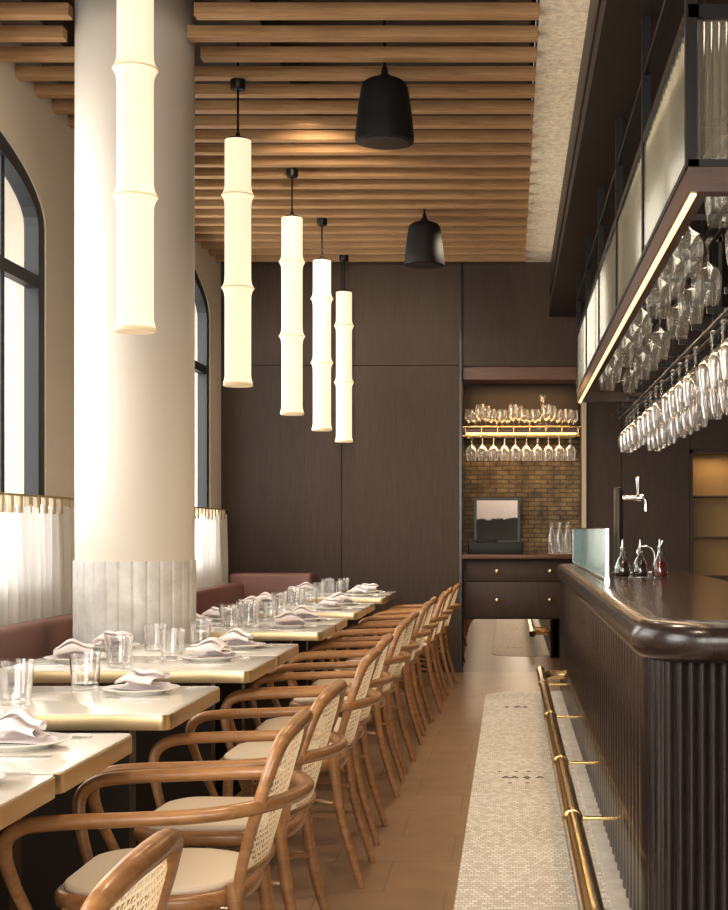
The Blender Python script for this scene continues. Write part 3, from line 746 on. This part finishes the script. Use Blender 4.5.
obj('decanter',G().lathe([(.0,0),(.06,0),(.065,.02),(.05,.08),(.018,.14),(.016,.26),(.035,.34)],24).mesh('decanter','wine_glass'),None,(.30,12.98,2.1905),label='clear glass decanter on the niche shelf',cat='decanter')
pf=empty('picture_frame',(-.12,13.05,1.0605),'dark framed landscape picture standing on the counter','picture')
g=G().box(-.215,.215,-.01,.02,.10,.52).box(-.05,.05,-.02,.02,0,.12); obj('frame',g.mesh('frame','screen_dark',False),pf)
me=mkmesh('print',[(-.19,0,.0),(.19,0,.0),(.19,0,.37),(-.19,0,.37)],[[0,1,2,3]],'picture'); obj('print',me,pf,loc=(0,-.012,.125),label='misty hills landscape print')
rg=empty('cash_register',(-.12,12.8,1.0605),'low black cash register on the counter','cash register')
obj('drawer_box',G().slab(-.26,.24,-.16,.16,0,.11,R=.01,nose=.006).mesh('drawer_box','black'),rg)
obj('keypad',G().slab(-.2,.0,-.10,.08,.11,.13,R=.01,nose=.005).mesh('keypad','black'),rg)
for i in range(6):
    x=.38+.045*(i%3)*1.6; y=12.75+.12*(i//3)
    obj('bottle',G().lathe([(.0,0),(.03,0),(.032,.01),(.032,.17),(.014,.22),(.013,.28),(.015,.29)],20).mesh('bottle','wine_glass'),None,(x,y,1.0605),label='slender clear glass bottle on the back bar counter',cat='bottle',group='clear bottles on the back bar')
dc=empty('display_cabinet',(1.86,12.62,.83),'lit display cabinet with amber back set in the dark wall','display cabinet')
obj('back',G().box(-.235,.235,.30,.31,0,1.17).mesh('back','amber',False),dc)
obj('frame',G().box(-.24,-.215,-.03,.31,0,1.17).box(.215,.24,-.03,.31,0,1.17).box(-.24,.24,-.03,.31,1.14,1.17).box(-.24,.24,-.03,.31,0,.03).mesh('frame','dark_panel',False),dc)
for zz in (.38,.75): obj('shelf',G().box(-.22,.22,.08,.30,0,.012).mesh('shelf','red_wood',False),dc,loc=(0,0,zz))

# ---------------------------------------------------------------- lights
def light(t,loc,e,col=(1,.8,.6),size=1,sy=None,spot=None):
    l=bpy.data.lights.new('scene_light',t); l.energy=e; l.color=col
    if t=='AREA':
        l.size=size
        if sy: l.shape='RECTANGLE'; l.size_y=sy
    elif t=='SUN': l.angle=size
    else: l.shadow_soft_size=size
    if t=='SPOT' and spot: l.spot_size=spot; l.spot_blend=.8
    o=bpy.data.objects.new('scene_light',l); COL.objects.link(o); o.location=loc  # one name for daylight, lamps and added fills alike
    return o
def aim(o,t):
    d=Vector(t)-o.location; o.rotation_euler=d.to_track_quat('-Z','Y').to_euler()
sun=light('SUN',(-6,5,5),.7,(1,.96,.91),size=.6); aim(sun,(-6+4,5+1.2,5-2.0))
for y,e in ((1.2,170),(6.1,85),(10.4,125)):
    a=light('AREA',(-3.3,y,2.2),e,(1,.96,.91),size=2.6,sy=3); aim(a,(0,y,1.0))
for y in (2.6,5.2,7.9,10.6):  # ceiling spots, here and below, added to lift light levels; no fixtures
    s_=light('SPOT',(-.3,y,3.62),90,(1,.82,.61),size=.06,spot=2.2)
for y in (9.5,11.5): 
    s_=light('SPOT',(-1.2,y-1.5,3.55),60,(1,.80,.56),size=.06,spot=1.6); aim(s_,(-1.2,12.6,1.6))
strip_fill=light('AREA',(.33,6.0,3.50),3.4,(1,.86,.66),size=.03,sy=12.5); strip_fill.rotation_euler=(pi,math.radians(-20),0)  # added up-light to brighten the plaster strip, no visible source
light('AREA',(.1,12.75,2.12),4,(1,.68,.36),size=.9,sy=.1)
light('AREA',(.1,12.76,2.63),9,(1,.62,.26),size=.9,sy=.1)
light('AREA',(1.86,12.75,1.95),.7,(1,.68,.34),size=.3,sy=.1)
light('AREA',(.53,7.2,2.215),14,(1,.68,.38),size=.02,sy=6.2)
light('AREA',(1.0,7.2,2.9),26,(1,.86,.66),size=.3,sy=6.0)  # added light inside the gantry to brighten the hanging glasses
a=light('AREA',(0,YF-.4,2.2),330,(1,.94,.86),size=5,sy=2.4); aim(a,(0,6,1.6))  # added frontal fill behind the camera, shining through the unseen front wall
w=bpy.data.worlds.new('World'); S.world=w; w.use_nodes=True
bg=w.node_tree.nodes['Background']; bg.inputs[0].default_value=(1,.97,.92,1); bg.inputs[1].default_value=.8
cd=bpy.data.cameras.new('Camera'); cam=bpy.data.objects.new('Camera',cd); COL.objects.link(cam)
cam.location=(0,0,H); cam.rotation_euler=(pi/2,0,0); cd.sensor_width=36; cd.lens=F/910*36
cd.shift_x=-146/910; cd.shift_y=75/910; cd.clip_start=.05
S.camera=cam
S.view_settings.view_transform='Standard'
S.view_settings.look='None'
S.view_settings.exposure=.36
S.view_settings.gamma=.93
